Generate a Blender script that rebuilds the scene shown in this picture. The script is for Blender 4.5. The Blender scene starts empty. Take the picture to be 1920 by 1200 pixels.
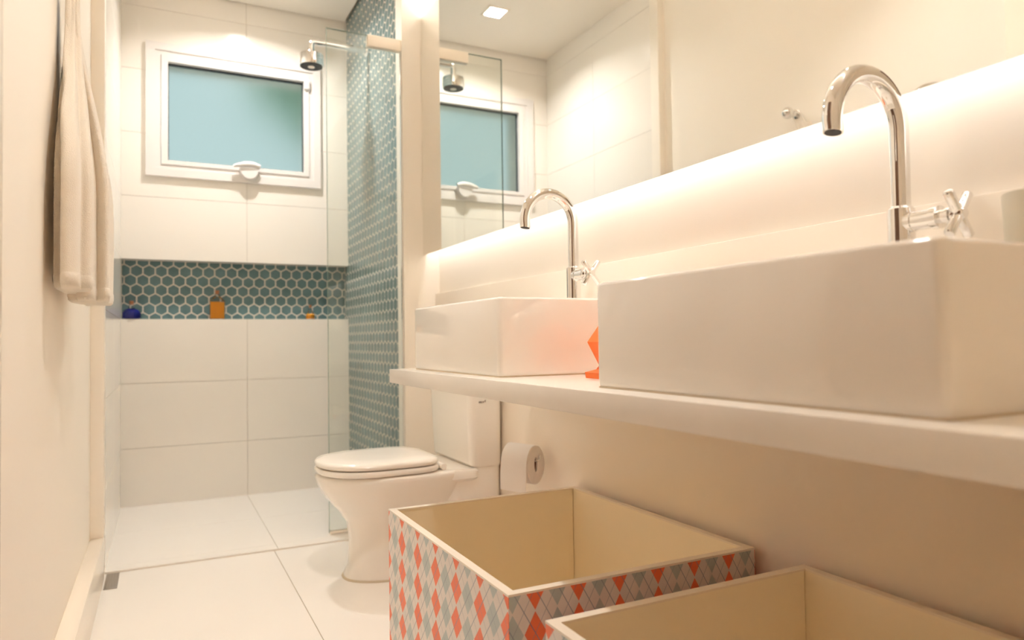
import bpy, bmesh, math, random
from mathutils import Vector, Matrix, noise
random.seed(7)
PI = math.pi
scene = bpy.context.scene
COL = scene.collection

# ------------------------------------------------------------------ camera
CAM_H = 0.81
F_PX = 1325.5
def _cam_dir(px, py):
    return Vector((px - 960.0, -(py - 600.0), -F_PX)).normalized()
EY = _cam_dir(300, 645)                  # room depth axis in camera space
EX = _cam_dir(3622, 600)                 # room width axis
EX = (EX - EY * EX.dot(EY)).normalized()
EZ = EX.cross(EY)
cam_data = bpy.data.cameras.new('camera')
cam_data.sensor_width = 36.0
cam_data.sensor_fit = 'HORIZONTAL'
cam_data.lens = F_PX / 1920.0 * 36.0
cam_data.clip_start = 0.02
cam_data.dof.use_dof = True
cam_data.dof.focus_distance = 1.55
cam_data.dof.aperture_fstop = 3.2
cam = bpy.data.objects.new('camera', cam_data)
COL.objects.link(cam)
rot = Matrix((EX, EY, EZ))               # camera -> world
cam.matrix_world = Matrix.Translation((0, 0, CAM_H)) @ rot.to_4x4()
scene.camera = cam

# ------------------------------------------------------------------ world, exposure
world = bpy.data.worlds.new('overcast_sky')
scene.world = world
world.use_nodes = True
bg = world.node_tree.nodes['Background']
bg.inputs['Color'].default_value = (0.66, 0.86, 0.86, 1)
bg.inputs['Strength'].default_value = 0.70
scene.view_settings.view_transform = 'Standard'
scene.view_settings.look = 'None'
scene.view_settings.exposure = 0.21
scene.view_settings.gamma = 1.0
scene.view_settings.use_curve_mapping = False
scene.cycles.max_bounces = 22
scene.cycles.diffuse_bounces = 18
scene.cycles.glossy_bounces = 6
scene.cycles.transmission_bounces = 6
scene.cycles.transparent_max_bounces = 10
scene.cycles.use_light_tree = False
scene.cycles.sample_clamp_indirect = 10.0
scene.cycles.use_adaptive_sampling = True
scene.cycles.adaptive_threshold = 0.08
scene.cycles.adaptive_min_samples = 16

DOWNLIGHT_COL = (1.0, 0.965, 0.915)
LED_W = 0.70           # lower strip
LED_TOP_W = 27.0
LED_COL = (0.98, 0.985, 1.0)

# ------------------------------------------------------------------ room dimensions (metres)
XL_PAINT, XL_TILE = -0.215, -0.175
Y_BACK = 3.99
X_HEX = 0.955
X_RIGHT = 1.12
X_LEDGE = 1.10
Z_LEDGE = 1.017
Y_RET = 2.97
Y_STRIP = 3.06
Z_CEIL = 2.628
Y_NEAR = -0.70
Y_STEP = 2.90
Z_N0, Z_N1, Y_NICHE = 0.936, 1.2375, 4.07
X_MIR, Z_M0, Z_M1 = 1.043, 1.186, 2.25

# ------------------------------------------------------------------ materials
def mat(name, color, rough=0.5, metal=0.0, spec=0.5, bump=0.0, bump_scale=200.0, var=0.0, var_scale=3.0,
        coat=0.0, sheen=0.0, trans=0.0, ior=1.45, emit=None, emit_s=0.0):
    m = bpy.data.materials.new(name)
    m.use_nodes = True
    nt = m.node_tree
    b = nt.nodes['Principled BSDF']
    b.inputs['Base Color'].default_value = (*color, 1)
    b.inputs['Roughness'].default_value = rough
    b.inputs['Metallic'].default_value = metal
    b.inputs['Specular IOR Level'].default_value = spec
    b.inputs['Coat Weight'].default_value = coat
    b.inputs['Sheen Weight'].default_value = sheen
    b.inputs['Transmission Weight'].default_value = trans
    b.inputs['IOR'].default_value = ior
    if emit:
        b.inputs['Emission Color'].default_value = (*emit, 1)
        b.inputs['Emission Strength'].default_value = emit_s
    tc = nt.nodes.new('ShaderNodeTexCoord')
    geo = nt.nodes.new('ShaderNodeNewGeometry')
    if var > 0:
        n = nt.nodes.new('ShaderNodeTexNoise')
        n.inputs['Scale'].default_value = var_scale
        n.inputs['Detail'].default_value = 3
        nt.links.new(geo.outputs['Position'], n.inputs['Vector'])
        r = nt.nodes.new('ShaderNodeMapRange')
        r.inputs['From Min'].default_value = 0.3
        r.inputs['From Max'].default_value = 0.7
        r.inputs['To Min'].default_value = 1 - var
        r.inputs['To Max'].default_value = 1 + var
        nt.links.new(n.outputs['Fac'], r.inputs['Value'])
        mx = nt.nodes.new('ShaderNodeVectorMath')
        mx.operation = 'SCALE'
        mx.inputs[0].default_value = color
        nt.links.new(r.outputs['Result'], mx.inputs['Scale'])
        nt.links.new(mx.outputs['Vector'], b.inputs['Base Color'])
    if bump > 0:
        n2 = nt.nodes.new('ShaderNodeTexNoise')
        n2.inputs['Scale'].default_value = bump_scale
        n2.inputs['Detail'].default_value = 2
        nt.links.new(geo.outputs['Position'], n2.inputs['Vector'])
        bp = nt.nodes.new('ShaderNodeBump')
        bp.inputs['Strength'].default_value = bump
        bp.inputs['Distance'].default_value = 0.002
        nt.links.new(n2.outputs['Fac'], bp.inputs['Height'])
        nt.links.new(bp.outputs['Normal'], b.inputs['Normal'])
    return m

def thin_glass(name, tint, ior=1.5, rough=0.0):
    m = bpy.data.materials.new(name)
    m.use_nodes = True
    nt = m.node_tree
    nt.nodes.remove(nt.nodes['Principled BSDF'])
    out = nt.nodes['Material Output']
    tr = nt.nodes.new('ShaderNodeBsdfTransparent')
    tr.inputs['Color'].default_value = (*tint, 1)
    gl = nt.nodes.new('ShaderNodeBsdfGlossy')
    gl.inputs['Roughness'].default_value = rough
    fr = nt.nodes.new('ShaderNodeFresnel')
    fr.inputs['IOR'].default_value = ior
    mx = nt.nodes.new('ShaderNodeMixShader')
    nt.links.new(fr.outputs['Fac'], mx.inputs['Fac'])
    nt.links.new(tr.outputs['BSDF'], mx.inputs[1])
    nt.links.new(gl.outputs['BSDF'], mx.inputs[2])
    nt.links.new(mx.outputs['Shader'], out.inputs['Surface'])
    return m

def argyle(name, axis, period, vperiod, phase, z_top):
    """printed argyle paper: coral and grey diamonds on cream with thin crossing lines"""
    m = bpy.data.materials.new(name)
    m.use_nodes = True
    nt = m.node_tree
    b = nt.nodes['Principled BSDF']
    b.inputs['Roughness'].default_value = 0.42
    geo = nt.nodes.new('ShaderNodeTexCoord')
    sep = nt.nodes.new('ShaderNodeSeparateXYZ')
    nt.links.new(geo.outputs['Object'], sep.inputs[0])
    def M(op, a, c=None):
        n = nt.nodes.new('ShaderNodeMath')
        n.operation = op
        for i, v in enumerate((a, c)):
            if v is None:
                continue
            if isinstance(v, (int, float)):
                n.inputs[i].default_value = v
            else:
                nt.links.new(v, n.inputs[i])
        return n.outputs[0]
    u = M('DIVIDE', M('SUBTRACT', sep.outputs[axis], phase), period)
    v = M('DIVIDE', M('SUBTRACT', sep.outputs['Z'], z_top), vperiod)
    u2 = M('MULTIPLY', u, 2.0)
    p = M('ADD', u2, v)
    q = M('SUBTRACT', u2, v)
    rp = M('ROUND', p)
    rq = M('ROUND', q)
    s = M('ADD', rp, rq)
    odd = M('MODULO', M('ABSOLUTE', s), 2.0)                       # 1 -> cream
    grey = M('MODULO', M('ABSOLUTE', M('DIVIDE', s, 2.0)), 2.0)     # 1 -> grey when even
    grey = M('GREATER_THAN', grey, 0.75)
    dp = M('ABSOLUTE', M('SUBTRACT', p, rp))
    dq = M('ABSOLUTE', M('SUBTRACT', q, rq))
    edge = M('GREATER_THAN', M('MAXIMUM', dp, dq), 0.485)
    def mix(f, a, c):
        n = nt.nodes.new('ShaderNodeMix')
        n.data_type = 'RGBA'
        nt.links.new(f, n.inputs['Factor'])
        for sock, val in ((n.inputs[6], a), (n.inputs[7], c)):
            if isinstance(val, tuple):
                sock.default_value = (*val, 1)
            else:
                nt.links.new(val, sock)
        return n.outputs[2]
    CREAM, GREY, CORAL, LINE = (0.80, 0.74, 0.70), (0.50, 0.56, 0.55), (0.88, 0.19, 0.08), (0.25, 0.29, 0.36)
    c = mix(grey, CORAL, GREY)
    c = mix(M('GREATER_THAN', odd, 0.5), c, CREAM)
    c = mix(edge, c, CREAM)
    line = M('LESS_THAN', dp, 0.022)
    line2 = M('LESS_THAN', dq, 0.016)
    c = mix(M('MULTIPLY', line, 0.75), c, LINE)
    c = mix(M('MULTIPLY', line2, 0.55), c, LINE)
    nt.links.new(c, b.inputs['Base Color'])
    return m

M_PAINT = mat('warm_white_paint', (0.915, 0.865, 0.79), 0.6, spec=0.25, bump=0.05, bump_scale=350)
M_CEIL = mat('ceiling_paint', (0.91, 0.86, 0.785), 0.8, spec=0.15)
M_TILE = mat('white_glazed_wall_tile', (0.90, 0.86, 0.805), 0.14, spec=0.5, var=0.01, var_scale=2)
M_FLOOR = mat('white_polished_floor_tile', (0.89, 0.86, 0.82), 0.18, spec=0.5, var=0.01, var_scale=2)
M_GROUT = mat('grey_beige_grout', (0.52, 0.45, 0.36), 0.9, spec=0.1)
M_GROUT_W = mat('pale_wall_grout', (0.74, 0.69, 0.61), 0.9, spec=0.1)
M_HEX = mat('teal_glass_hexagon_tile', (0.115, 0.200, 0.215), 0.16, spec=0.5, var=0.16, var_scale=14)
M_HEXGROUT = mat('cream_hexagon_grout', (0.74, 0.68, 0.60), 0.85, spec=0.1)
M_LACQ = mat('white_lacquer', (0.925, 0.85, 0.745), 0.22, spec=0.5)
M_QUARTZ = mat('white_countertop_stone', (0.90, 0.86, 0.80), 0.16, spec=0.5, var=0.008, var_scale=30)
M_CERAM = mat('white_glazed_ceramic', (0.90, 0.86, 0.80), 0.07, spec=0.55, coat=0.3)
M_SEAT = mat('white_toilet_plastic', (0.90, 0.865, 0.81), 0.14, spec=0.5)
M_CHROME = mat('polished_chrome', (0.86, 0.85, 0.84), 0.05, metal=1.0)
M_STEEL = mat('brushed_steel', (0.46, 0.42, 0.38), 0.38, metal=1.0, bump=0.2, bump_scale=500)
M_DARK = mat('black_rubber_nozzle', (0.02, 0.016, 0.014), 0.5)
M_MIRROR = mat('silvered_mirror_glass', (0.90, 0.90, 0.875), 0.0, metal=1.0)
M_MIRBACK = mat('mirror_backing_board', (0.70, 0.67, 0.62), 0.6)
M_PVC = mat('white_window_pvc', (0.80, 0.765, 0.75), 0.28)
M_FROST = mat('frosted_window_glass', (0.93, 0.98, 0.97), 0.42, trans=1.0, ior=1.25)
M_GASKET = mat('dark_window_gasket', (0.05, 0.06, 0.07), 0.6)
M_GLASS = thin_glass('clear_shower_glass', (0.965, 0.985, 0.97))
M_GLASSEDGE = mat('green_glass_edge', (0.22, 0.30, 0.25), 0.15, spec=0.6)
M_BOTTLE = thin_glass('clear_bottle_glass', (0.96, 0.97, 0.95), 1.45)
M_BLUE = mat('blue_bath_liquid', (0.008, 0.016, 0.36), 0.08, spec=0.6)
M_AMBER = mat('amber_bath_liquid', (0.92, 0.40, 0.015), 0.08, spec=0.6)
M_CORK = mat('cork', (0.36, 0.14, 0.06), 0.85, bump=0.3, bump_scale=300)
M_TOWEL = mat('cream_terry_cotton', (0.83, 0.765, 0.67), 0.95, spec=0.1, sheen=0.35, bump=0.9, bump_scale=420)
M_PAPER = mat('white_tissue_paper', (0.86, 0.82, 0.78), 0.95, spec=0.1, bump=0.25, bump_scale=160)
M_CARD = mat('brown_cardboard_core', (0.12, 0.045, 0.02), 0.9)
M_ORANGE = mat('matte_orange_plastic', (0.95, 0.19, 0.015), 0.35)
M_CUP = mat('grey_green_ceramic', (0.64, 0.60, 0.50), 0.4)
M_CREAMBOX = mat('cream_painted_box_lining', (0.95, 0.875, 0.715), 0.5, spec=0.3)
M_SEAL = mat('aged_silicone_sealant', (0.56, 0.47, 0.34), 0.6)
M_PRINT = mat('grey_printed_mark', (0.30, 0.25, 0.22), 0.6)
M_LEAF = mat('pale_green_leaf', (0.42, 0.62, 0.42), 0.6, var=0.25, var_scale=6)
M_BARK = mat('brown_bark', (0.16, 0.10, 0.06), 0.9)
M_WOOD = mat('dark_brown_door_wood', (0.16, 0.085, 0.05), 0.45, var=0.2, var_scale=8)
M_LAMP = mat('glowing_lamp_diffuser', (0.9, 0.9, 0.9), 0.4, emit=(1.0, 0.86, 0.70), emit_s=28.0)
M_LEDSTRIP = mat('glowing_led_strip', (0.9, 0.9, 0.9), 0.4, emit=LED_COL, emit_s=6.0)

# ------------------------------------------------------------------ builders
def link(o, parent=None):
    COL.objects.link(o)
    if parent is not None:
        o.parent = parent
        p, t = parent, Vector((0, 0, 0))
        while p is not None:
            t = t + p.location
            p = p.parent
        o.location = o.location - t
    return o

def tag(o, label=None, cat=None, group=None, kind=None):
    for k, v in (('label', label), ('category', cat), ('group', group), ('kind', kind)):
        if v:
            o[k] = v
    return o

def thing(name, loc, label, cat, group=None):
    e = bpy.data.objects.new(name, None)
    e.empty_display_size = 0.05
    e.location = loc
    COL.objects.link(e)
    return tag(e, label, cat, group)

def finish(name, bm, m, parent=None, smooth=None, origin=None):
    """one bmesh in world coordinates -> one object with its origin at its base centre"""
    bmesh.ops.recalc_face_normals(bm, faces=bm.faces)
    cs = [v.co for v in bm.verts]
    if origin is None:
        lo = Vector([min(c[i] for c in cs) for i in range(3)])
        hi = Vector([max(c[i] for c in cs) for i in range(3)])
        origin = Vector(((lo.x + hi.x) / 2, (lo.y + hi.y) / 2, lo.z))
    origin = Vector(origin)
    for v in bm.verts:
        v.co -= origin
    me = bpy.data.meshes.new(name)
    bm.to_mesh(me)
    bm.free()
    for k in (m if isinstance(m, (list, tuple)) else [m]):
        me.materials.append(k)
    if smooth is not None:
        me.shade_smooth()
        me.set_sharp_from_angle(angle=math.radians(smooth))
    o = bpy.data.objects.new(name, me)
    o.location = origin
    return link(o, parent)

def add_box(bm, x0, x1, y0, y1, z0, z1, bevel=0.0, seg=2, mi=0):
    r = bmesh.ops.create_cube(bm, size=1.0)
    vs = r['verts']
    for v in vs:
        v.co = Vector(((x0 + x1) / 2 + v.co.x * (x1 - x0), (y0 + y1) / 2 + v.co.y * (y1 - y0), (z0 + z1) / 2 + v.co.z * (z1 - z0)))
    fs = {f for v in vs for f in v.link_faces}
    for f in fs:
        f.material_index = mi
    if bevel > 0:
        es = list({e for v in vs for e in v.link_edges})
        bmesh.ops.bevel(bm, geom=es, offset=bevel, segments=seg, affect='EDGES', profile=0.5)

def box(name, x0, x1, y0, y1, z0, z1, m, parent=None, bevel=0.0, seg=2):
    bm = bmesh.new()
    add_box(bm, x0, x1, y0, y1, z0, z1, bevel, seg)
    return finish(name, bm, m, parent, 40 if bevel > 0 else None)

def boxes(name, rects, m, parent=None):
    bm = bmesh.new()
    for r in rects:
        add_box(bm, *r)
    return finish(name, bm, m, parent)

def add_loft(bm, rings, cap0=True, cap1=True):
    rows = [[bm.verts.new(p) for p in ring] for ring in rings]
    n = len(rows[0])
    for a, b in zip(rows, rows[1:]):
        for i in range(n):
            j = (i + 1) % n
            bm.faces.new((a[i], a[j], b[j], b[i]))
    if cap0:
        bm.faces.new(rows[0][::-1])
    if cap1:
        bm.faces.new(rows[-1])

def loft(name, rings, m, parent=None, smooth=40, cap0=True, cap1=True):
    bm = bmesh.new()
    add_loft(bm, rings, cap0, cap1)
    return finish(name, bm, m, parent, smooth)

def basis(d):
    d = d.normalized()
    a = Vector((0, 0, 1)) if abs(d.z) < 0.9 else Vector((1, 0, 0))
    s = d.cross(a).normalized()
    return s, s.cross(d).normalized()

def add_lathe(bm, base, axis, prof, n=28, cap0=True, cap1=True):
    """prof: list of (distance along axis, radius)"""
    axis = Vector(axis).normalized()
    s, t = basis(axis)
    base = Vector(base)
    rings = []
    for d, r in prof:
        rings.append([base + axis * d + (s * math.cos(2 * PI * i / n) + t * math.sin(2 * PI * i / n)) * max(r, 1e-5) for i in range(n)])
    add_loft(bm, rings, cap0, cap1)

def lathe(name, base, axis, prof, m, parent=None, n=28, smooth=35):
    bm = bmesh.new()
    add_lathe(bm, base, axis, prof, n)
    return finish(name, bm, m, parent, smooth)

def add_tube(bm, pts, r, n=20, cap0=True, cap1=True):
    pts = [Vector(p) for p in pts]
    rings, nrm = [], None
    for i, p in enumerate(pts):
        d = (pts[min(i + 1, len(pts) - 1)] - pts[max(i - 1, 0)]).normalized()
        if nrm is None:
            nrm, _ = basis(d)
        nrm = (nrm - d * nrm.dot(d)).normalized()
        t = d.cross(nrm)
        rr = r[i] if isinstance(r, (list, tuple)) else r
        rings.append([p + (nrm * math.cos(2 * PI * k / n) + t * math.sin(2 * PI * k / n)) * rr for k in range(n)])
    add_loft(bm, rings, cap0, cap1)

def tube(name, pts, r, m, parent=None, n=20):
    bm = bmesh.new()
    add_tube(bm, pts, r, n)
    return finish(name, bm, m, parent, 40)

def rrect(x0, x1, y0, y1, r, z, n=6):
    pts = []
    for cx, cy, a0 in ((x1 - r, y1 - r, 0), (x0 + r, y1 - r, 90), (x0 + r, y0 + r, 180), (x1 - r, y0 + r, 270)):
        for k in range(n + 1):
            a = math.radians(a0 + 90 * k / n)
            pts.append(Vector((cx + r * math.cos(a), cy + r * math.sin(a), z)))
    return pts

def rect_minus(r, h):
    """rectangle r minus rectangle h, both (a0, a1, b0, b1) -> list of rectangles"""
    a0, a1, b0, b1 = r
    c0, c1, d0, d1 = h
    if c0 >= a1 or c1 <= a0 or d0 >= b1 or d1 <= b0:
        return [r]
    out = []
    if b0 < d0: out.append((a0, a1, b0, d0))
    if d1 < b1: out.append((a0, a1, d1, b1))
    lo, hi = max(b0, d0), min(b1, d1)
    if a0 < c0: out.append((a0, c0, lo, hi))
    if c1 < a1: out.append((c1, a1, lo, hi))
    return out

def clip_poly(poly, a0, a1, b0, b1):
    def cut(pts, inside, cross):
        out = []
        for i, p in enumerate(pts):
            q = pts[(i + 1) % len(pts)]
            if inside(p):
                out.append(p)
            if inside(p) != inside(q):
                out.append(cross(p, q))
        return out
    for k, lim, sg in ((0, a0, 1), (0, a1, -1), (1, b0, 1), (1, b1, -1)):
        def inside(p): return sg * (p[k] - lim) >= 0
        def cross(p, q):
            t = (lim - p[k]) / (q[k] - p[k])
            return (p[0] + (q[0] - p[0]) * t, p[1] + (q[1] - p[1]) * t)
        poly = cut(poly, inside, cross)
        if len(poly) < 3:
            return []
    return poly

def area(poly):
    return abs(sum(p[0] * q[1] - q[0] * p[1] for p, q in zip(poly, poly[1:] + poly[:1]))) / 2

# ================================================================== ROOM SHELL
# floor of the washing area: grout bed with large slabs
floor = tag(box('floor', XL_PAINT - .01, X_RIGHT + .02, Y_NEAR, Y_STEP, -0.10, -0.003, M_GROUT), 'floor of large polished white tiles by the toilet', kind='structure')
JT = 0.0014
for x0, x1 in ((-0.225, 0.398), (0.398, 0.998), (0.998, X_RIGHT)):
    for y0, y1 in ((Y_NEAR, 0.50), (0.50, 1.70), (1.70, Y_STEP)):
        box('tile', x0 + JT, x1 - JT, y0 + JT, y1 - (0 if y1 == Y_STEP else JT), -0.003, 0.0, M_FLOOR, floor)
# shower floor, one thin step up
floor_shower = tag(box('floor_shower', XL_PAINT - .01, X_HEX + .02, Y_STEP + .0005, Y_BACK + .05, -0.10, 0.003, M_GROUT_W), 'shower floor of white tiles behind the thin step', kind='structure')
for x0, x1 in ((-0.225, 0.412), (0.412, X_HEX + .01)):
    for y0, y1 in ((Y_STEP + .0003, 2.965), (2.965, 3.44), (3.44, Y_BACK + .01)):
        box('tile', x0 + JT, x1 - JT, y0 + (0 if y1 == 2.965 else JT * .6), y1 - JT * .6, 0.003, 0.007, M_FLOOR, floor_shower)

# back wall with window opening and the long recessed niche
WIN = (-0.012, 0.755, 1.715, 2.295)         # opening x0 x1 z0 z1
yb = Y_BACK + 0.008
rects = [(XL_PAINT - .15, 1.3, yb, 4.25, -0.1, Z_N0 - .006), (XL_PAINT - .15, 1.3, Y_NICHE + .006, 4.25, Z_N0 - .006, Z_N1 + .006)]
for r in rect_minus((XL_PAINT - .15, 1.3, Z_N1 + .006, 2.75), WIN):
    rects.append((r[0], r[1], yb, 4.25, r[2], r[3]))
wall_back = tag(boxes('wall_back', rects, M_GROUT_W), 'white tiled shower wall with window and hexagon niche', kind='structure')
CAS = (-0.065, 0.802, 1.661, 2.345)
rows_low = [(0.0, 0.293), (0.293, 0.615), (0.615, Z_N0)]
rows_high = [(Z_N1, 1.555), (1.555, 1.876), (1.876, 2.199), (2.199, 2.521), (2.521, 2.655)]
def wall_tile(r, parent, hole=None):
    bm = bmesh.new()
    for q in (rect_minus(r, hole) if hole else [r]):
        add_box(bm, q[0], q[1], Y_BACK, yb, q[2], q[3])
    finish('tile', bm, M_TILE, parent)
GJ = 0.0009
for z0, z1 in rows_low + rows_high:
    for x0, x1 in ((XL_PAINT, 0.415), (0.415, X_HEX + .01)):
        wall_tile((x0 + GJ, x1 - GJ, z0 + (GJ if z0 not in (Z_N1,) else 0), z1 - (GJ if z1 != Z_N0 else 0)), wall_back, (WIN[0], WIN[1], WIN[2], WIN[3]))
# niche floor and niche head slabs
box('niche_shelf', XL_PAINT, X_HEX + .01, Y_BACK + .008, Y_NICHE + .006, Z_N0 - .006, Z_N0, M_TILE, wall_back)
box('niche_head', XL_PAINT, X_HEX + .01, Y_BACK + .008, Y_NICHE + .006, Z_N1, Z_N1 + .006, M_TILE, wall_back)
box('grout_bed', XL_PAINT, X_HEX + .01, Y_NICHE, Y_NICHE + .006, Z_N0, Z_N1, M_HEXGROUT, wall_back)

# hexagon mosaic (pointy side up): shared full tile, own mesh for cut tiles
HP = 0.0565
HR = HP * math.sqrt(3) / 2
HGAP = 0.0058
HT = 0.0004
rad = (HP - HGAP) / math.sqrt(3)
HEX = [(rad * math.sin(PI / 3 * k), rad * math.cos(PI / 3 * k)) for k in range(6)]
def hex_prism(bm, poly, to3, dn):
    lo = [bm.verts.new(to3(a, b, 0)) for a, b in poly]
    hi = [bm.verts.new(to3(a, b, HT)) for a, b in poly]
    n = len(poly)
    bm.faces.new(hi)
    for i in range(n):
        bm.faces.new((lo[i], lo[(i + 1) % n], hi[(i + 1) % n], hi[i]))
def to_back(a, b, h): return Vector((a, Y_NICHE - h, b))
def to_side(a, b, h): return Vector((X_HEX - h, a, b))
shared = {}
def hex_tile(c, lims, to3, parent, key):
    poly = clip_poly([(c[0] + a, c[1] + b) for a, b in HEX], *lims)
    if not poly or area(poly) < 3e-5:
        return None
    full = len(poly) == 6 and abs(area(poly) - area(HEX)) < 1e-7
    if full and key in shared:
        o = bpy.data.objects.new('tile', shared[key])
        o.location = to3(c[0], c[1], 0)
        return link(o, parent)
    bm = bmesh.new()
    hex_prism(bm, poly, to3, None)
    o = finish('tile', bm, M_HEX, parent, origin=to3(c[0], c[1], 0))
    if full:
        shared[key] = o.data
    return o
r = 0
z = Z_N1 - 0.004
while z > Z_N0 - HR:
    x = XL_TILE + 0.012 + (0 if r % 2 else HP / 2) - HP
    while x < X_HEX + HP:
        hex_tile((x, z), (XL_TILE + .002, X_HEX - .002, Z_N0 + .001, Z_N1 - .001), to_back, wall_back, 'niche')
        x += HP
    z -= HR
    r += 1

# shower side wall: plain white end, hexagon mosaic inside the shower
wall_shower = tag(box('wall_shower', X_HEX + .004, 1.32, Y_RET, 4.25, -0.1, 2.75, M_PAINT), 'shower side wall clad in teal hexagon mosaic', kind='structure')
box('end_post', X_HEX, X_HEX + .004, Y_RET, Y_STRIP, 0.0, Z_CEIL + .02, M_PAINT, wall_shower)
boxes('grout_bed', [(X_HEX, X_HEX + .004, Y_STRIP, Y_BACK + .008, 0, Z_CEIL + .02), (X_HEX, X_HEX + .004, Y_BACK + .008, Y_NICHE, Z_N0, Z_N1)], M_HEXGROUT, wall_shower)
cells = []
r = 0
z = Z_CEIL + 0.01
while z > -HR:
    y = Y_STRIP + 0.012 + (0 if r % 2 else HP / 2) - HP
    while y < Y_NICHE + HP:
        cells.append((y, z))
        y += HP
    z -= HR
    r += 1
A = (Y_STRIP + .002, Y_BACK, 0.014, Z_CEIL + .015)
B = (Y_BACK, Y_NICHE - .002, Z_N0 + .001, Z_N1 - .001)
def seen_size(c):
    if c[1] < 0.50 or c[1] > 2.42: return 9.0 + c[0]
    return c[0] + 0.25 * abs(c[1] - 1.2)
cells.sort(key=seen_size)
rest = bmesh.new()
made = 0
for c in cells:
    for lims in (A, B):
        poly = clip_poly([(c[0] + a, c[1] + b) for a, b in HEX], *lims)
        if not poly or area(poly) < 3e-5:
            continue
        if made < 300 and lims is A and area(poly) > 0.5 * area(HEX):
            hex_tile(c, lims, to_side, wall_shower, 'side')
            made += 1
        else:
            hex_prism(rest, poly, to_side, None)
tag(finish('tile_field', rest, M_HEX, wall_shower), kind='stuff')

# vanity wall with its thicker lower lining
wall_right = tag(box('wall_right', X_RIGHT, 1.32, Y_NEAR - .15, Y_RET, -0.1, 2.75, M_PAINT), 'white wall behind the mirror and washbasins', kind='structure')
tag(box('trim_2', X_LEDGE, X_RIGHT, Y_NEAR, Y_RET, 0.0, Z_LEDGE, M_LACQ, bevel=0.0015), 'glossy white lower lining of the washbasin wall, ending in a thin ledge', kind='structure')

# left wall: painted, glazed tiles in the shower
wall_left = tag(box('wall_left', XL_PAINT - .15, XL_PAINT, Y_NEAR - .15, 4.25, -0.1, 2.75, M_PAINT), 'cream painted wall with the towel, tiled inside the shower', kind='structure')
for z0, z1 in rows_low + [(Z_N0, Z_N1)] + rows_high:
    for y0, y1 in ((2.90, 3.44), (3.44, Y_BACK)):
        box('tile', XL_TILE - .012, XL_TILE, y0 + GJ, y1 - GJ, z0 + GJ, z1 - GJ, M_TILE, wall_left)
box('shower_lining', XL_PAINT, XL_TILE - .012, 2.90, Y_BACK, 0.0, 2.64, M_GROUT_W, wall_left)
box('niche_cheek', XL_PAINT, XL_TILE, Y_BACK, Y_NICHE, Z_N0, Z_N1, M_TILE, wall_left)
tag(box('trim_1', XL_PAINT, XL_TILE + .001, 2.835, 2.90, 0.0, 2.64, M_PAINT, bevel=.0015), 'narrow white upright strip where paint meets shower tiles', kind='structure')
tag(box('baseboard_left', XL_PAINT, -0.172, 1.236, 2.834, 0.0, 0.145, M_LACQ, bevel=.003), 'tall white baseboard along the towel wall', kind='structure')
wall_near = tag(box('wall_near', XL_PAINT - .15, 1.32, Y_NEAR - .15, Y_NEAR, -0.1, 2.75, M_PAINT), 'plain wall behind the viewer', kind='structure')

# ceiling with a shadow gap all round
ceiling = tag(boxes('ceiling', [(XL_PAINT - .15, 1.32, Y_NEAR - .15, 4.25, 2.665, 2.75),
      (XL_PAINT + .016, X_HEX - .014, Y_NEAR + .01, Y_BACK - .014, Z_CEIL, 2.65),
      (X_HEX - .014, X_RIGHT - .014, Y_NEAR + .01, Y_RET - .014, Z_CEIL, 2.65)], M_CEIL), 'flat cream ceiling with a thin shadow gap at its edges', kind='structure')

# doorway on the towel wall, beside the viewer
door = bpy.data.objects.new('door_1', None)
door.location = (XL_PAINT, 0.78, 0)
COL.objects.link(door)
tag(door, 'dark wooden door in a white casing at the near end of towel wall', kind='structure')
box('door_leaf', XL_PAINT, XL_PAINT + .008, 0.33, 1.15, 0.004, 2.10, M_WOOD, door)
for y0, y1 in ((0.245, 0.33), (1.15, 1.222)):
    box('casing', XL_PAINT, XL_PAINT + .014, y0, y1, 0.0, 2.18, M_LACQ, door, bevel=.003)
box('casing', XL_PAINT, XL_PAINT + .014, 0.33, 1.15, 2.10, 2.18, M_LACQ, door, bevel=.003)
lathe('door_handle', (XL_PAINT + .008, 0.41, 1.0), (1, 0, 0), [(0, .024), (.006, .024), (.007, .010), (.03, .010), (.034, .022), (.05, .024), (.055, .012)], M_CHROME, door)

# ------------------------------------------------------------------ window
win = bpy.data.objects.new('window_1', None)
win.location = (0.37, Y_BACK, CAS[2])
COL.objects.link(win)
tag(win, 'white framed frosted window high in the shower wall', kind='structure')
def ring_frame(name, o, i, y0, y1, m, parent, bevel=.003):
    bm = bmesh.new()
    vo = [(o[0], o[2]), (o[1], o[2]), (o[1], o[3]), (o[0], o[3])]
    vi = [(i[0], i[2]), (i[1], i[2]), (i[1], i[3]), (i[0], i[3])]
    L = {}
    for tagk, vs in (('o', vo), ('i', vi)):
        for yk, y in (('f', y0), ('b', y1)):
            L[tagk + yk] = [bm.verts.new((x, y, z)) for x, z in vs]
    for k in range(4):
        j = (k + 1) % 4
        bm.faces.new((L['of'][k], L['of'][j], L['if'][j], L['if'][k]))
        bm.faces.new((L['ob'][k], L['ob'][j], L['ib'][j], L['ib'][k]))
        bm.faces.new((L['of'][k], L['of'][j], L['ob'][j], L['ob'][k]))
        bm.faces.new((L['if'][k], L['if'][j], L['ib'][j], L['ib'][k]))
    bmesh.ops.recalc_face_normals(bm, faces=bm.faces)
    if bevel:
        bmesh.ops.bevel(bm, geom=[e for e in bm.edges if e.verts[0].co.y == y0 and e.verts[1].co.y == y0], offset=bevel, segments=2, affect='EDGES')
    return finish(name, bm, m, parent, 35)
PANE = (0.037, 0.712, 1.745, 2.252)
ring_frame('outer_casing', CAS, (-0.022, 0.764, 1.702, 2.306), Y_BACK - .020, Y_BACK + .03, M_PVC, win)
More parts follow.
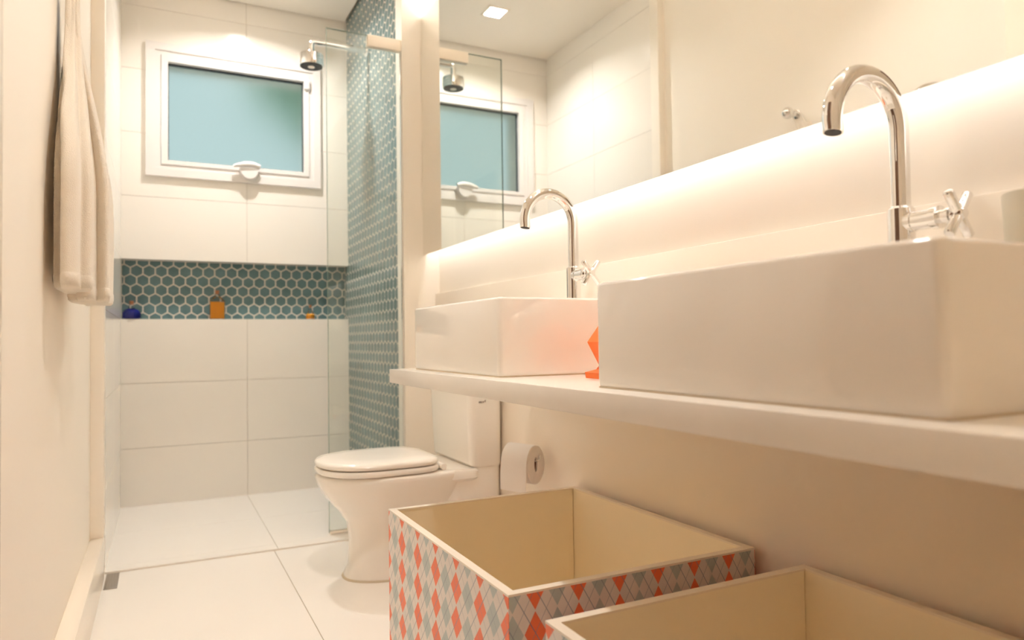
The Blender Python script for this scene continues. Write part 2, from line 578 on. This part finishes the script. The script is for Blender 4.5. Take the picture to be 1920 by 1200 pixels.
ring_frame('inner_casing', (-0.022, 0.764, 1.702, 2.306), (0.004, 0.742, 1.722, 2.284), Y_BACK - .012, Y_BACK + .06, M_PVC, win)
sash = ring_frame('sash', (0.006, 0.740, 1.7235, 2.2825), PANE, Y_BACK - .018, Y_BACK + .05, M_PVC, win)
ring_frame('gasket', PANE, (PANE[0] + .004, PANE[1] - .004, PANE[2] + .001, PANE[3] - .008), Y_BACK + .012, Y_BACK + .03, M_GASKET, sash, 0)
box('pane', PANE[0], PANE[1], Y_BACK + .022, Y_BACK + .027, PANE[2], PANE[3], M_FROST, win)
box('stay_block', 0.712, 0.742, Y_BACK - .034, Y_BACK - .016, 2.205, 2.262, M_PVC, win, bevel=.004)
# half-moon latch with a lever across its top
bm = bmesh.new()
ring0, ring1 = [], []
for k in range(17):
    a = PI + PI * k / 16
    ring0.append(Vector((0.425 + 0.050 * math.cos(a), Y_BACK - .018, 1.734 + 0.062 * math.sin(a))))
    ring1.append(Vector((0.425 + 0.046 * math.cos(a), Y_BACK - .050, 1.734 + 0.056 * math.sin(a))))
add_loft(bm, [ring0, ring1])
latch = finish('latch', bm, M_PVC, win, 40)
bm = bmesh.new()
add_tube(bm, [(0.345, Y_BACK - .052, 1.738), (0.365, Y_BACK - .052, 1.744), (0.40, Y_BACK - .050, 1.752), (0.44, Y_BACK - .048, 1.754), (0.478, Y_BACK - .044, 1.746)], [.007, .011, .015, .016, .012], 14)
finish('latch_lever', bm, M_PVC, latch, 50)

# ================================================================== LAMPS
def downlight(x, y, watts, spread, label):
    t = thing('ceiling_downlight', (x, y, Z_CEIL - .006), label, 'lamp', 'square recessed downlights')
    h = .062
    bm = bmesh.new()
    for a in ((x - h, x - h + .012, y - h, y + h), (x + h - .012, x + h, y - h, y + h), (x - h + .012, x + h - .012, y - h, y - h + .012), (x - h + .012, x + h - .012, y + h - .012, y + h)):
        add_box(bm, a[0], a[1], a[2], a[3], Z_CEIL - .006, Z_CEIL)
    finish('frame', bm, M_LACQ, t)
    box('diffuser', x - h + .012, x + h - .012, y - h + .012, y + h - .012, Z_CEIL - .002, Z_CEIL, M_LAMP, t)
    ld = bpy.data.lights.new('downlight_beam', 'AREA')
    ld.shape = 'SQUARE'
    ld.size = 0.085
    ld.energy = watts
    ld.color = DOWNLIGHT_COL
    ld.spread = math.radians(spread)
    lo = bpy.data.objects.new('downlight_beam', ld)
    lo.location = (x, y, Z_CEIL - .009)
    link(lo, t)
downlight(0.42, 3.50, 11.3, 145, 'small square downlight glowing in the shower ceiling, seen in the mirror')
downlight(0.41, 1.35, 5.2, 100, 'small square downlight in the ceiling over the argyle boxes')

# ------------------------------------------------------------------ mirror with hidden light strips
mir = thing('wall_mirror', (X_MIR + .04, 1.4, Z_M0), 'large frameless mirror standing off the wall, lit from behind', 'mirror')
Y_M0, Y_M1 = 0.05, Y_RET - .002
box('mirror_glass', X_MIR, X_MIR + .005, Y_M0, Y_M1, Z_M0, Z_M1, M_MIRROR, mir)
box('backing_board', X_MIR + .0055, X_MIR + .016, Y_M0 + .004, Y_M1, Z_M0 + .004, Z_M1 - .004, M_MIRBACK, mir)
for ya_ in (0.4, 1.5, 2.6):
    box('wall_bracket', X_MIR + .016, X_RIGHT, ya_, ya_ + .06, 1.5, 1.95, M_MIRBACK, mir)
for zz, sgn in ((Z_M0 + .085, -1), (Z_M1 - .085, 1)):
    box('light_strip', X_MIR + .0165, X_MIR + .036, Y_M0 + .02, Y_M1 - .004, zz - .004, zz + .004, M_LEDSTRIP, mir)
    ld = bpy.data.lights.new('strip_light', 'AREA')
    ld.shape = 'RECTANGLE'
    ld.size = 0.016
    ld.size_y = Y_M1 - Y_M0 - .04
    ld.energy = LED_W if sgn < 0 else LED_TOP_W
    ld.color = LED_COL
    lo = bpy.data.objects.new('strip_light', ld)
    lo.location = (X_MIR + .027, (Y_M0 + Y_M1) / 2, zz + sgn * .006)
    lo.rotation_euler = (0 if sgn < 0 else PI, 0, 0)
    link(lo, mir)

# ================================================================== SHOWER
gp = thing('shower_screen', (0.79, 3.0, 0.012), 'clear fixed glass screen beside the hexagon shower wall', 'glass screen')
GX0, GX1, GZ1 = 0.632, X_HEX - .001, 2.141
box('glass_pane', GX0, GX1, 2.996, 3.004, 0.014, GZ1, M_GLASS, gp)
bm = bmesh.new()
add_box(bm, GX0 - .0015, GX0, 2.9955, 3.0045, 0.014, GZ1)
add_box(bm, GX0 - .0015, GX1, 2.9955, 3.0045, GZ1, GZ1 + .0015)
finish('polished_edge', bm, M_GLASSEDGE, gp)
box('wall_clamp', 0.806, X_HEX, 2.984, 3.016, 2.092, 2.142, M_LACQ, gp, bevel=.002)
box('floor_channel', GX0, GX1, 2.990, 3.010, 0.012, 0.022, M_LACQ, gp)

sh = thing('wall_shower_fitting', (X_HEX, 3.52, 2.29), 'round chrome shower head on a straight wall arm', 'shower')
SY, SX = 3.52, 0.668
tube('arm', [(X_HEX - .002, SY, 2.292), (0.85, SY, 2.292), (SX + .02, SY, 2.292), (SX + .006, SY, 2.290), (SX, SY, 2.276), (SX, SY, 2.235)], .0150, M_CHROME, sh)
lathe('wall_flange', (X_HEX - .002, SY, 2.292), (-1, 0, 0), [(0, .032), (.010, .032), (.014, .026), (.015, .013)], M_CHROME, sh)
hd = lathe('head', (SX, SY, 2.245), (0, 0, -1), [(0, .013), (.004, .020), (.014, .024), (.018, .052), (.022, .058), (.072, .060), (.078, .057)], M_CHROME, sh, n=40)
lathe('nozzle_plate', (SX, SY, 2.168), (0, 0, -1), [(0, .054), (.0035, .053)], M_DARK, hd, n=40)
lathe('nozzle_cap', (SX, SY, 2.165), (0, 0, -1), [(0, .017), (.003, .016)], M_LACQ, hd)

# bottles in the niche
def bottle(x, y, label, liquid, prof_glass, prof_liq, cork, sides=24):
    t = thing('bath_bottle', (x, y, Z_N0), label, 'bottle', 'small corked bottles in the hexagon niche')
    bm = bmesh.new()
    add_lathe(bm, (x, y, Z_N0), (0, 0, 1), prof_glass, sides, True, False)
    finish('glass', bm, M_BOTTLE, t, 40)
    lathe('liquid', (x, y, Z_N0 + .002), (0, 0, 1), prof_liq, liquid, t, n=sides)
    lathe('cork', (x, y, Z_N0 + cork[0]), (0, 0, 1), [(0, cork[1] * .85), (cork[2], cork[1])], M_CORK, t, n=14)
bottle(-0.128, 4.025, 'squat round blue bottle with cork at the niche end by the towel', M_BLUE,
       [(0, .034), (.006, .042), (.03, .043), (.045, .034), (.055, .013), (.076, .011), (.082, .014)],
       [(0, .033), (.004, .041), (.028, .042), (.044, .033)], (.074, .0105, .018))
t = thing('bath_bottle', (0.270, 4.025, Z_N0), 'tall square amber bottle with cork in the middle of the niche', 'bottle', 'small corked bottles in the hexagon niche')
gx, gy = 0.270, 4.025
loft('glass', [rrect(gx - .035, gx + .035, gy - .022, gy + .022, .006, Z_N0), rrect(gx - .036, gx + .036, gy - .023, gy + .023, .006, Z_N0 + .095),
               rrect(gx - .022, gx + .022, gy - .018, gy + .018, .012, Z_N0 + .112), rrect(gx - .011, gx + .011, gy - .011, gy + .011, .0105, Z_N0 + .122), rrect(gx - .011, gx + .011, gy - .011, gy + .011, .0105, Z_N0 + .138)],
     M_BOTTLE, t, cap1=False)
loft('liquid', [rrect(gx - .034, gx + .034, gy - .021, gy + .021, .006, Z_N0 + .003), rrect(gx - .035, gx + .035, gy - .022, gy + .022, .006, Z_N0 + .092)], M_AMBER, t)
lathe('cork', (gx, gy, Z_N0 + .132), (0, 0, 1), [(0, .009), (.020, .0105)], M_CORK, t, n=14)
bottle(0.750, 4.025, 'tiny conical amber bottle near the hexagon wall end of the niche', M_AMBER,
       [(0, .022), (.003, .024), (.022, .024), (.045, .010), (.066, .008), (.070, .010)],
       [(0, .021), (.003, .023), (.021, .0235), (.028, .020)], (.064, .0075, .016))

dr = thing('floor_drain', (-0.145, 2.80, 0.0), 'small rectangular brushed steel floor drain beside the shower step', 'drain')
box('cover', -0.168, -0.128, 2.715, 2.888, 0.0, 0.003, M_STEEL, dr, bevel=.0008)
for k in range(4):
    xk = -0.160 + k * .0085
    box('raised_rib', xk, xk + .0030, 2.728, 2.876, 0.0030, 0.0034, M_STEEL, dr)

# ================================================================== TOILET
TY = 2.455
def dsec(x0, x1, hw, z, n=40, nf=2.3, nb=5.0, split=0.55, y=TY):
    """D-shaped outline: rounded at x0 (front), squarer at x1 (rear)"""
    cx = x0 + (x1 - x0) * split
    pts = []
    for k in range(n):
        a = 2 * PI * k / n
        c, s = math.cos(a), math.sin(a)
        if c < 0:
            e, L = nf, cx - x0
        else:
            e, L = nb, x1 - cx
        px = cx + L * (1 if c > 0 else -1) * abs(c) ** (2 / e)
        py = y + hw * (1 if s > 0 else -1) * abs(s) ** (2 / (e if c < 0 else nb))
        pts.append(Vector((px, py, z)))
    return pts
toi = thing('toilet', (0.78, TY, 0), 'white close-coupled toilet with closed lid under the counter end', 'toilet')
loft('bowl', [dsec(.566, .98, .122, 0.0), dsec(.566, .98, .121, .012), dsec(.580, .98, .112, .04), dsec(.586, .98, .108, .13), dsec(.576, .97, .112, .19),
              dsec(.545, .96, .135, .235), dsec(.508, .955, .163, .275), dsec(.484, .955, .182, .315), dsec(.475, .955, .189, .340), dsec(.473, .955, .191, .352), dsec(.478, .953, .187, .3585), dsec(.49, .95, .178, .360)],
     M_CERAM, toi, 60)
loft('rear_ledge', [rrect(.86, 1.00, TY - .165, TY + .165, .03, .318), rrect(.85, 1.01, TY - .178, TY + .178, .035, .330), rrect(.85, 1.01, TY - .178, TY + .178, .035, .352), rrect(.855, 1.0, TY - .174, TY + .174, .03, .359)], M_CERAM, toi, 40)
loft('rear_pedestal', [rrect(.93, 1.0985, TY - .12, TY + .12, .04, 0.0), rrect(.92, 1.0985, TY - .125, TY + .125, .04, .14), rrect(.90, 1.0985, TY - .150, TY + .15, .045, .20), rrect(.885, 1.0985, TY - .165, TY + .165, .045, .26), rrect(.885, 1.0985, TY - .165, TY + .165, .045, .3612)], M_CERAM, toi, 40)
loft('seat', [dsec(.482, .868, .178, .3625, split=.5), dsec(.474, .872, .186, .367, split=.5), dsec(.472, .873, .188, .376, split=.5), dsec(.476, .871, .184, .383, split=.5)], M_SEAT, toi, 50)
lid = loft('lid', [dsec(.482, .866, .178, .386, split=.5), dsec(.474, .870, .185, .390, split=.5), dsec(.473, .871, .187, .398, split=.5), dsec(.478, .868, .182, .405, split=.5), dsec(.500, .85, .162, .4095, split=.5), dsec(.56, .80, .11, .4125, split=.5)], M_SEAT, toi, 50)
for s in (-1, 1):
    lathe('bumper', (.60, TY + s * .15, .360), (0, 0, 1), [(0, .010), (.004, .009)], M_SEAT, toi, n=14)
    bm = bmesh.new()
    add_tube(bm, [(.880, TY + s * .095, .372), (.880, TY + s * .145, .372)], .011, 14)
    finish('hinge', bm, M_SEAT, toi, 40)
tank = loft('tank', [rrect(.982, 1.092, 2.288, 2.672, .026, .362), rrect(.972, 1.094, 2.282, 2.680, .030, .372), rrect(.966, 1.094, 2.278, 2.684, .030, .52), rrect(.962, 1.094, 2.276, 2.686, .030, .655)], M_CERAM, toi, 40)
tl = loft('tank_lid', [rrect(.956, 1.095, 2.270, 2.692, .032, .656), rrect(.954, 1.096, 2.268, 2.694, .034, .662), rrect(.954, 1.096, 2.268, 2.694, .034, .675), rrect(.962, 1.09, 2.276, 2.686, .03, .681)], M_CERAM, toi, 40)
lathe('flush_button', (1.025, TY + .02, .681), (0, 0, 1), [(0, .024), (.003, .023)], M_CHROME, tl)
bm = bmesh.new()
for x0, x1, z0, z1 in ((1.000, 1.012, .588, .594), (1.0135, 1.020, .5885, .594), (1.0225, 1.0255, .5895, .5975), (1.011, 1.018, .6105, .613), (1.036, 1.046, .603, .6055)):
    add_box(bm, x0, x1, 2.2755, 2.2785, z0, z1)
finish('printed_mark', bm, M_PRINT, tank)
bm = bmesh.new()
add_loft(bm, [dsec(.560, .985, .128, 0.0), dsec(.561, .985, .127, .004), dsec(.567, .98, .121, .006)])
finish('floor_sealant', bm, M_SEAL, toi, 60)

# toilet roll on its holder
ry0, ry1, rx, rz, rr = 1.945, 2.055, 1.028, 0.418, 0.060
rl = thing('toilet_roll', (rx, 2.0, rz - rr), 'white toilet paper roll on the wall beside the tank', 'paper roll')
bm = bmesh.new()
n = 40
def yaw(bm_):
    bmesh.ops.rotate(bm_, cent=(rx, 2.0, rz), matrix=Matrix.Rotation(math.radians(22), 3, 'Z'), verts=bm_.verts)
def roll_pts(y, r, sx=1.0):
    return [Vector((rx + .72 * r * math.cos(2 * PI * k / n), y, rz + r * math.sin(2 * PI * k / n))) for k in range(n)]
def core_pts(y):
    return [Vector((rx - .002 + .007 * math.cos(2 * PI * k / n), y, rz + .001 + .023 * math.sin(2 * PI * k / n))) for k in range(n)]
seq = [core_pts(ry0 + .01), core_pts(ry0), roll_pts(ry0, rr - .004), roll_pts(ry0 + .003, rr), roll_pts(ry1 - .003, rr), roll_pts(ry1, rr - .004), core_pts(ry1), core_pts(ry1 - .01)]
add_loft(bm, seq, False, False)
yaw(bm)
finish('paper_wound', bm, M_PAPER, rl, 40)
bm = bmesh.new()
add_loft(bm, [core_pts(ry0 + .006), core_pts(ry1 - .006)], True, True)
yaw(bm)
finish('core', bm, M_CARD, rl, 40)
flap = []
for k in range(9):
    a = PI / 2 + PI / 2 * k / 8
    flap.append((rx + .72 * (rr + .0016) * math.cos(a), rz + (rr + .0012) * math.sin(a)))
for k in range(1, 7):
    flap.append((rx - .72 * rr - .0012 - .004 * math.sin(k / 6 * 2.2), rz - k * .0135))
bm = bmesh.new()
rows = []
for off in (0, .0012):
    rows.append([[bm.verts.new((x - off, y, z)) for y in (ry0 + .002, (ry0 + ry1) / 2, ry1 - .002)] for x, z in flap])
for R in rows:
    for a, b in zip(R, R[1:]):
        for k in range(2):
            bm.faces.new((a[k], a[k + 1], b[k + 1], b[k]))
for k in (0, 2):
    for i in range(len(flap) - 1):
        bm.faces.new((rows[0][i][k], rows[0][i + 1][k], rows[1][i + 1][k], rows[1][i][k]))
yaw(bm)
finish('loose_sheet', bm, M_PAPER, rl, 50)
rh = thing('roll_holder', (1.09, 1.95, .44), 'chrome wire holder carrying the toilet paper roll', 'roll holder')
bm = bmesh.new()
add_tube(bm, [(1.05, ry1 + .012, rz + .012), (rx + .004, ry1 + .010, rz + .012), (rx - .002, ry1 + .004, rz + .012), (rx - .002, ry0, rz + .012), (rx - .002, ry0 - .006, rz + .013), (rx + .008, ry0 - .007, rz + .016), (rx + .009, ry0 - .007, rz + .030)], .0035, 12)
yaw(bm)
finish('arm', bm, M_CHROME, rh, 40)
lathe('wall_plate', (1.10, 2.065, rz + .012), (-1, 0, 0), [(0, .016), (.004, .016), (.006, .006), (.075, .005)], M_CHROME, rh)

# ================================================================== VANITY
ct = thing('vanity_counter', (.85, 1.16, .687), 'long thick white countertop carrying both washbasins', 'counter')
box('slab', .605, X_LEDGE, .285, 2.03, .687, .727, M_QUARTZ, ct, bevel=.0015)
box('support_panel', .612, X_LEDGE, .287, .323, 0.0, .687, M_LACQ, ct, bevel=.001)

def basin(y0, y1, label):
    x0, x1, z0, z1 = .657, 1.088, .727, .903
    t = thing('washbasin', ((x0 + x1) / 2, (y0 + y1) / 2, z0), label, 'washbasin', 'rectangular white vessel basins')
    R = []
    def rr_(d, z, r): R.append(rrect(x0 + d, x1 - d, y0 + d, y1 - d, r, z, 5))
    rr_(.005, z0, .008); rr_(.002, z0 + .003, .010); rr_(0, z0 + .012, .012); rr_(0, z1 - .006, .012); rr_(.0018, z1 - .0018, .011); rr_(.006, z1, .009)
    def inn(d, z, r): R.append(rrect(x0 + .014 + d, x1 - .125 - d, y0 + .014 + d, y1 - .014 - d, r, z, 5))
    inn(0, z1, .012); inn(.003, z1 - .002, .014); inn(.005, z1 - .008, .016); inn(.014, z0 + .05, .03); inn(.04, z0 + .032, .04); inn(.10, z0 + .026, .03)
    loft('bowl', R, M_CERAM, t, 50)
    cx, cy = x0 + .16, (y0 + y1) / 2
    lathe('drain_plug', (cx, cy, z0 + .026), (0, 0, 1), [(0, .030), (.003, .028), (.005, .018)], M_CHROME, t)
    sl = []
    for d, z in ((.0005, z0), (.001, z0 + .0025), (.005, z0 + .004)):
        sl.append(rrect(x0 + d, x1 - d, y0 + d, y1 - d, .009, z, 5))
    loft('sealant', sl, M_SEAL, t, 50)
    return t
basin(1.386, 1.955, 'white rectangular washbasin at the toilet end of the counter')
basin(.412, 1.004, 'white rectangular washbasin nearest the viewer, front corner in close-up')

def faucet(x, y, label):
    t = thing('faucet', (x, y, .903), label, 'faucet', 'tall chrome gooseneck faucets')
    lathe('body', (x, y, .9032), (0, 0, 1), [(0, .024), (.004, .024), (.006, .0195), (.085, .0195), (.100, .0195), (.104, .0155)], M_CHROME, t, n=32)
    pts = [(x, y, 1.005), (x, y, 1.06), (x, y, 1.10)]
    R_, zc = .0745, 1.126
    for k in range(25):
        a = (PI * 1.06) * k / 24
        pts.append((x - R_ + R_ * math.cos(a), y, zc + R_ * 1.03 * math.sin(a)))
    lx, _, lz = pts[-1]
    pts.append((lx - .001, y, lz - .006))
    sp = tube('spout', pts, .0145, M_CHROME, t, 24)
    d = (Vector(pts[-1]) - Vector(pts[-2])).normalized()
    lathe('aerator', Vector(pts[-1]) - d * .001, d, [(0, .0120), (.0016, .0118)], M_DARK, t, n=24)
    zv = .982
    vb = lathe('valve', (x, y - .012, zv), (0, -1, 0), [(0, .0165), (.010, .0165), (.0105, .0150), (.038, .0150), (.039, .0172), (.050, .0172), (.051, .0105), (.060, .0105), (.061, .0125), (.066, .0125), (.067, .0085), (.072, .0085)], M_CHROME, t, n=28)
    yh = y - .088
    for s in (-1, 1):
        c, sn = math.cos(math.radians(52)), math.sin(math.radians(52)) * s
        L = .040
        a, b = Vector((x - c * L, yh, zv - sn * L)), Vector((x + c * L, yh, zv + sn * L))
        u = (b - a).normalized()
        bm = bmesh.new()
        add_tube(bm, [a, a + u * .0008, a + u * .003, b - u * .003, b - u * .0008, b], [.004, .0062, .0075, .0075, .0062, .004], 16)
        finish('cross_handle', bm, M_CHROME, t, 40)
    lathe('handle_hub', (x, yh + .012, zv), (0, -1, 0), [(0, .0095), (.018, .0095), (.022, .007)], M_CHROME, t, n=20)
faucet(1.018, 1.66, 'chrome gooseneck faucet on the washbasin nearer the toilet')
faucet(1.030, .708, 'large chrome gooseneck faucet on the washbasin nearest the viewer')

# orange faceted vase between the basins
vx, vy, vz = .872, 1.215, .727
vase = thing('orange_vase', (vx, vy, vz), 'bright orange faceted ornament standing between the two washbasins', 'ornament')
bm = bmesh.new()
add_lathe(bm, (vx, vy, vz), (0, 0, 1), [(0, .086), (.012, .088), (.018, .064), (.026, .058), (.075, .082), (.118, .052), (.150, .030), (.152, .022), (.120, .040), (.070, .050)], 6, True, True)
finish('faceted_body', bm, M_ORANGE, vase)
lathe('base_foot', (vx, vy, vz), (0, 0, 1), [(0, .060), (.002, .060)], M_ORANGE, vase, n=6)

cup = thing('tumbler', (1.035, .520, .903), 'grey-green ceramic tumbler on the rear of the nearest washbasin', 'tumbler')
bm = bmesh.new()
add_lathe(bm, (1.035, .520, .9032), (0, 0, 1), [(0, .034), (.003, .036), (.09, .040), (.092, .039), (.090, .0365), (.006, .033)], 36)
finish('cup_wall', bm, M_CUP, cup, 40)
lathe('cup_base_ring', (1.035, .520, .9032), (0, 0, 1), [(0, .0345), (.0015, .0362), (.003, .0365)], M_CUP, cup, n=36)

# ================================================================== ARGYLE BOXES
def storage_box(x0, x1, y0, y1, ztop, label, phase_y, phase_x):
    t = thing('storage_box', ((x0 + x1) / 2, (y0 + y1) / 2, 0), label, 'box', 'open argyle boxes under the counter')
    w = .017
    origin = ((x0 + x1) / 2, (y0 + y1) / 2, 0)
    mx = argyle('argyle_paper_long_side', 'Y', .1164, .0668, phase_y - origin[1], .353 - .0334)
    my = argyle('argyle_paper_short_side', 'X', .0874, .0760, phase_x - origin[0], .3455 - .038)
    for nm, (a0, a1, b0, b1), m in (('long_panel', (x0, x0 + w, y0, y1), mx), ('long_panel', (x1 - w, x1, y0, y1), mx),
                                    ('short_panel', (x0 + w, x1 - w, y0, y0 + w), my), ('short_panel', (x0 + w, x1 - w, y1 - w, y1), my)):
        # wooden board, printed paper on the outer face
        box(nm, a0 + .001, a1 - .001, b0 + .001, b1 - .001, 0.012, ztop - .002, M_CREAMBOX, t)
    th = .001
    for nm, (a0, a1, b0, b1), m in (('printed_paper', (x0, x0 + th, y0, y1), mx), ('printed_paper', (x1 - th, x1, y0, y1), mx),
                                    ('printed_paper', (x0 + th, x1 - th, y0, y0 + th), my), ('printed_paper', (x0 + th, x1 - th, y1 - th, y1), my)):
        bm = bmesh.new()
        add_box(bm, a0, a1, b0, b1, 0.0, ztop - .004)
        finish(nm, bm, m, t, origin=origin)
    bm = bmesh.new()
    e = .0004
    for a in ((x0 - e, x0 + w, y0 - e, y1 + e), (x1 - w, x1 + e, y0 - e, y1 + e), (x0 + w, x1 - w, y0 - e, y0 + w), (x0 + w, x1 - w, y1 - w, y1 + e)):
        add_box(bm, *a, ztop - .004, ztop)
    finish('rim', bm, M_LACQ, t)
    box('bottom_board', x0 + .001, x1 - .001, y0 + .001, y1 - .001, 0.002, 0.012, M_CREAMBOX, t)
storage_box(.524, 1.082, 1.080, 1.775, .380, 'open cream-lined argyle box beside the toilet, coral diamonds on its side', 1.316, .575)
storage_box(.527, 1.082, .365, .957, .380, 'open cream-lined argyle box nearest the viewer, mostly rim and lining showing', .60, .575)

# ================================================================== TOWEL
TX, TYY = -0.192, 1.93
tw = thing('bath_towel', (TX, TYY, .92), 'cream terry bath towel hanging in folds on the painted wall', 'towel')
def smooth01(t):
    t = max(0.0, min(1.0, t))
    return t * t * (3 - 2 * t)
def towel_ring(z, ztop, hx, hy, cx, cy, seed, n=96):
    s = 0.16 + 0.84 * smooth01((ztop - z) / 0.50)
    pts = []
    for k in range(n):
        a = 2 * PI * k / n
        lob = 1 + 0.20 * math.cos(5 * a + seed) * (0.6 + .4 * s) + 0.07 * math.cos(9 * a + 2.1 * seed + z * 1.5)
        ex = abs(math.cos(a)) ** .8 * (1 if math.cos(a) > 0 else -1)
        ey = abs(math.sin(a)) ** .8 * (1 if math.sin(a) > 0 else -1)
        x = cx + hx * (.45 + .55 * s) * ex * lob
        y = cy + hy * s * ey * lob
        nz = noise.noise(Vector((x * 18, y * 18, z * 4 + seed))) * .004
        pts.append(Vector((max(x + nz, XL_PAINT + .016), y, z)))
    return pts
for nm, ztop, zbot, hx, hy, cx, cy, seed in (('front_fold', 1.645, .935, .036, .125, -.175, 1.84, 0.6), ('rear_fold', 1.64, .918, .038, .140, -.148, 2.02, 2.4)):
    rings = []
    N = 46
    for k in range(N + 1):
        z = zbot + (ztop - zbot) * k / N
        rings.append(towel_ring(z, ztop, hx, hy, cx + (TX - cx) * smooth01((z - 1.15) / .45), cy + (1.95 - cy) * smooth01((z - 1.15) / .45), seed))
    c = sum(rings[0], Vector()) / len(rings[0])
    rings.insert(0, [c + (p - c) * .88 + Vector((0, 0, -.006)) for p in rings[0]])
    o = loft(nm, rings, M_TOWEL, tw, 70)
    hem = [[c + (p - c) * 1.015 for p in rings[1]], [Vector((p.x + (p.x - c.x) * .02, p.y + (p.y - c.y) * .02, p.z)) for p in rings[2]]]
    hm = []
    for q, dz in ((1.0, 0.004), (1.03, 0.008), (1.03, 0.022), (1.0, 0.026)):
        hm.append([Vector((max(c.x + (p.x - c.x) * q, XL_PAINT + .015), c.y + (p.y - c.y) * q, zbot + dz)) for p in rings[1]])
    loft('hem', hm, M_TOWEL, o, 70, False, False)
tube('hanging_loop', [(-.187, 1.945, 1.63), (-.190, 1.975, 1.690), (-.190, 2.005, 1.713), (-.190, 2.015, 1.690), (-.187, 1.985, 1.63)], .003, M_TOWEL, tw, 10)
kn = thing('towel_knob', (XL_PAINT, 2.015, 1.700), 'round chrome wall knob holding the towel, seen in the mirror', 'knob')
lathe('stem', (XL_PAINT, 2.015, 1.700), (1, 0, 0), [(0, .018), (.004, .018), (.006, .009), (.030, .009)], M_CHROME, kn)
lathe('ball', (XL_PAINT + .028, 2.015, 1.700), (1, 0, 0), [(0, .009)] + [(.024 - .024 * math.cos(PI * (k + 2) / 14), .024 * math.sin(PI * (k + 2) / 14)) for k in range(12)], M_CHROME, kn)

# ================================================================== GARDEN BEYOND THE WINDOW
sb = thing('garden_shrub', (0.95, 6.0, 1.2), 'green shrub blurred beyond the frosted window', 'shrub')
bm = bmesh.new()
rnd = random.Random(3)
for k in range(520):
    u, v, w_ = rnd.gauss(0, 1), rnd.gauss(0, 1), rnd.gauss(0, 1)
    L = math.sqrt(u * u + v * v + w_ * w_) or 1
    q = rnd.random() ** .4
    c = Vector((1.25 + u / L * .70 * q, 6.0 + v / L * .5 * q, 3.05 + w_ / L * .60 * q))
    d = Vector((rnd.uniform(-1, 1), rnd.uniform(-1, 1), rnd.uniform(-1, 1))).normalized()
    s, t_ = basis(d)
    a, b = .10, .05
    vs = [bm.verts.new(c + s * a), bm.verts.new(c + t_ * b), bm.verts.new(c - s * a), bm.verts.new(c - t_ * b)]
    bm.faces.new(vs)
finish('foliage', bm, M_LEAF, sb)
tube('stem', [(1.2, 6.0, -.1), (1.22, 6.0, 1.4), (1.25, 6.0, 3.0)], [.05, .04, .02], M_BARK, sb, 10)
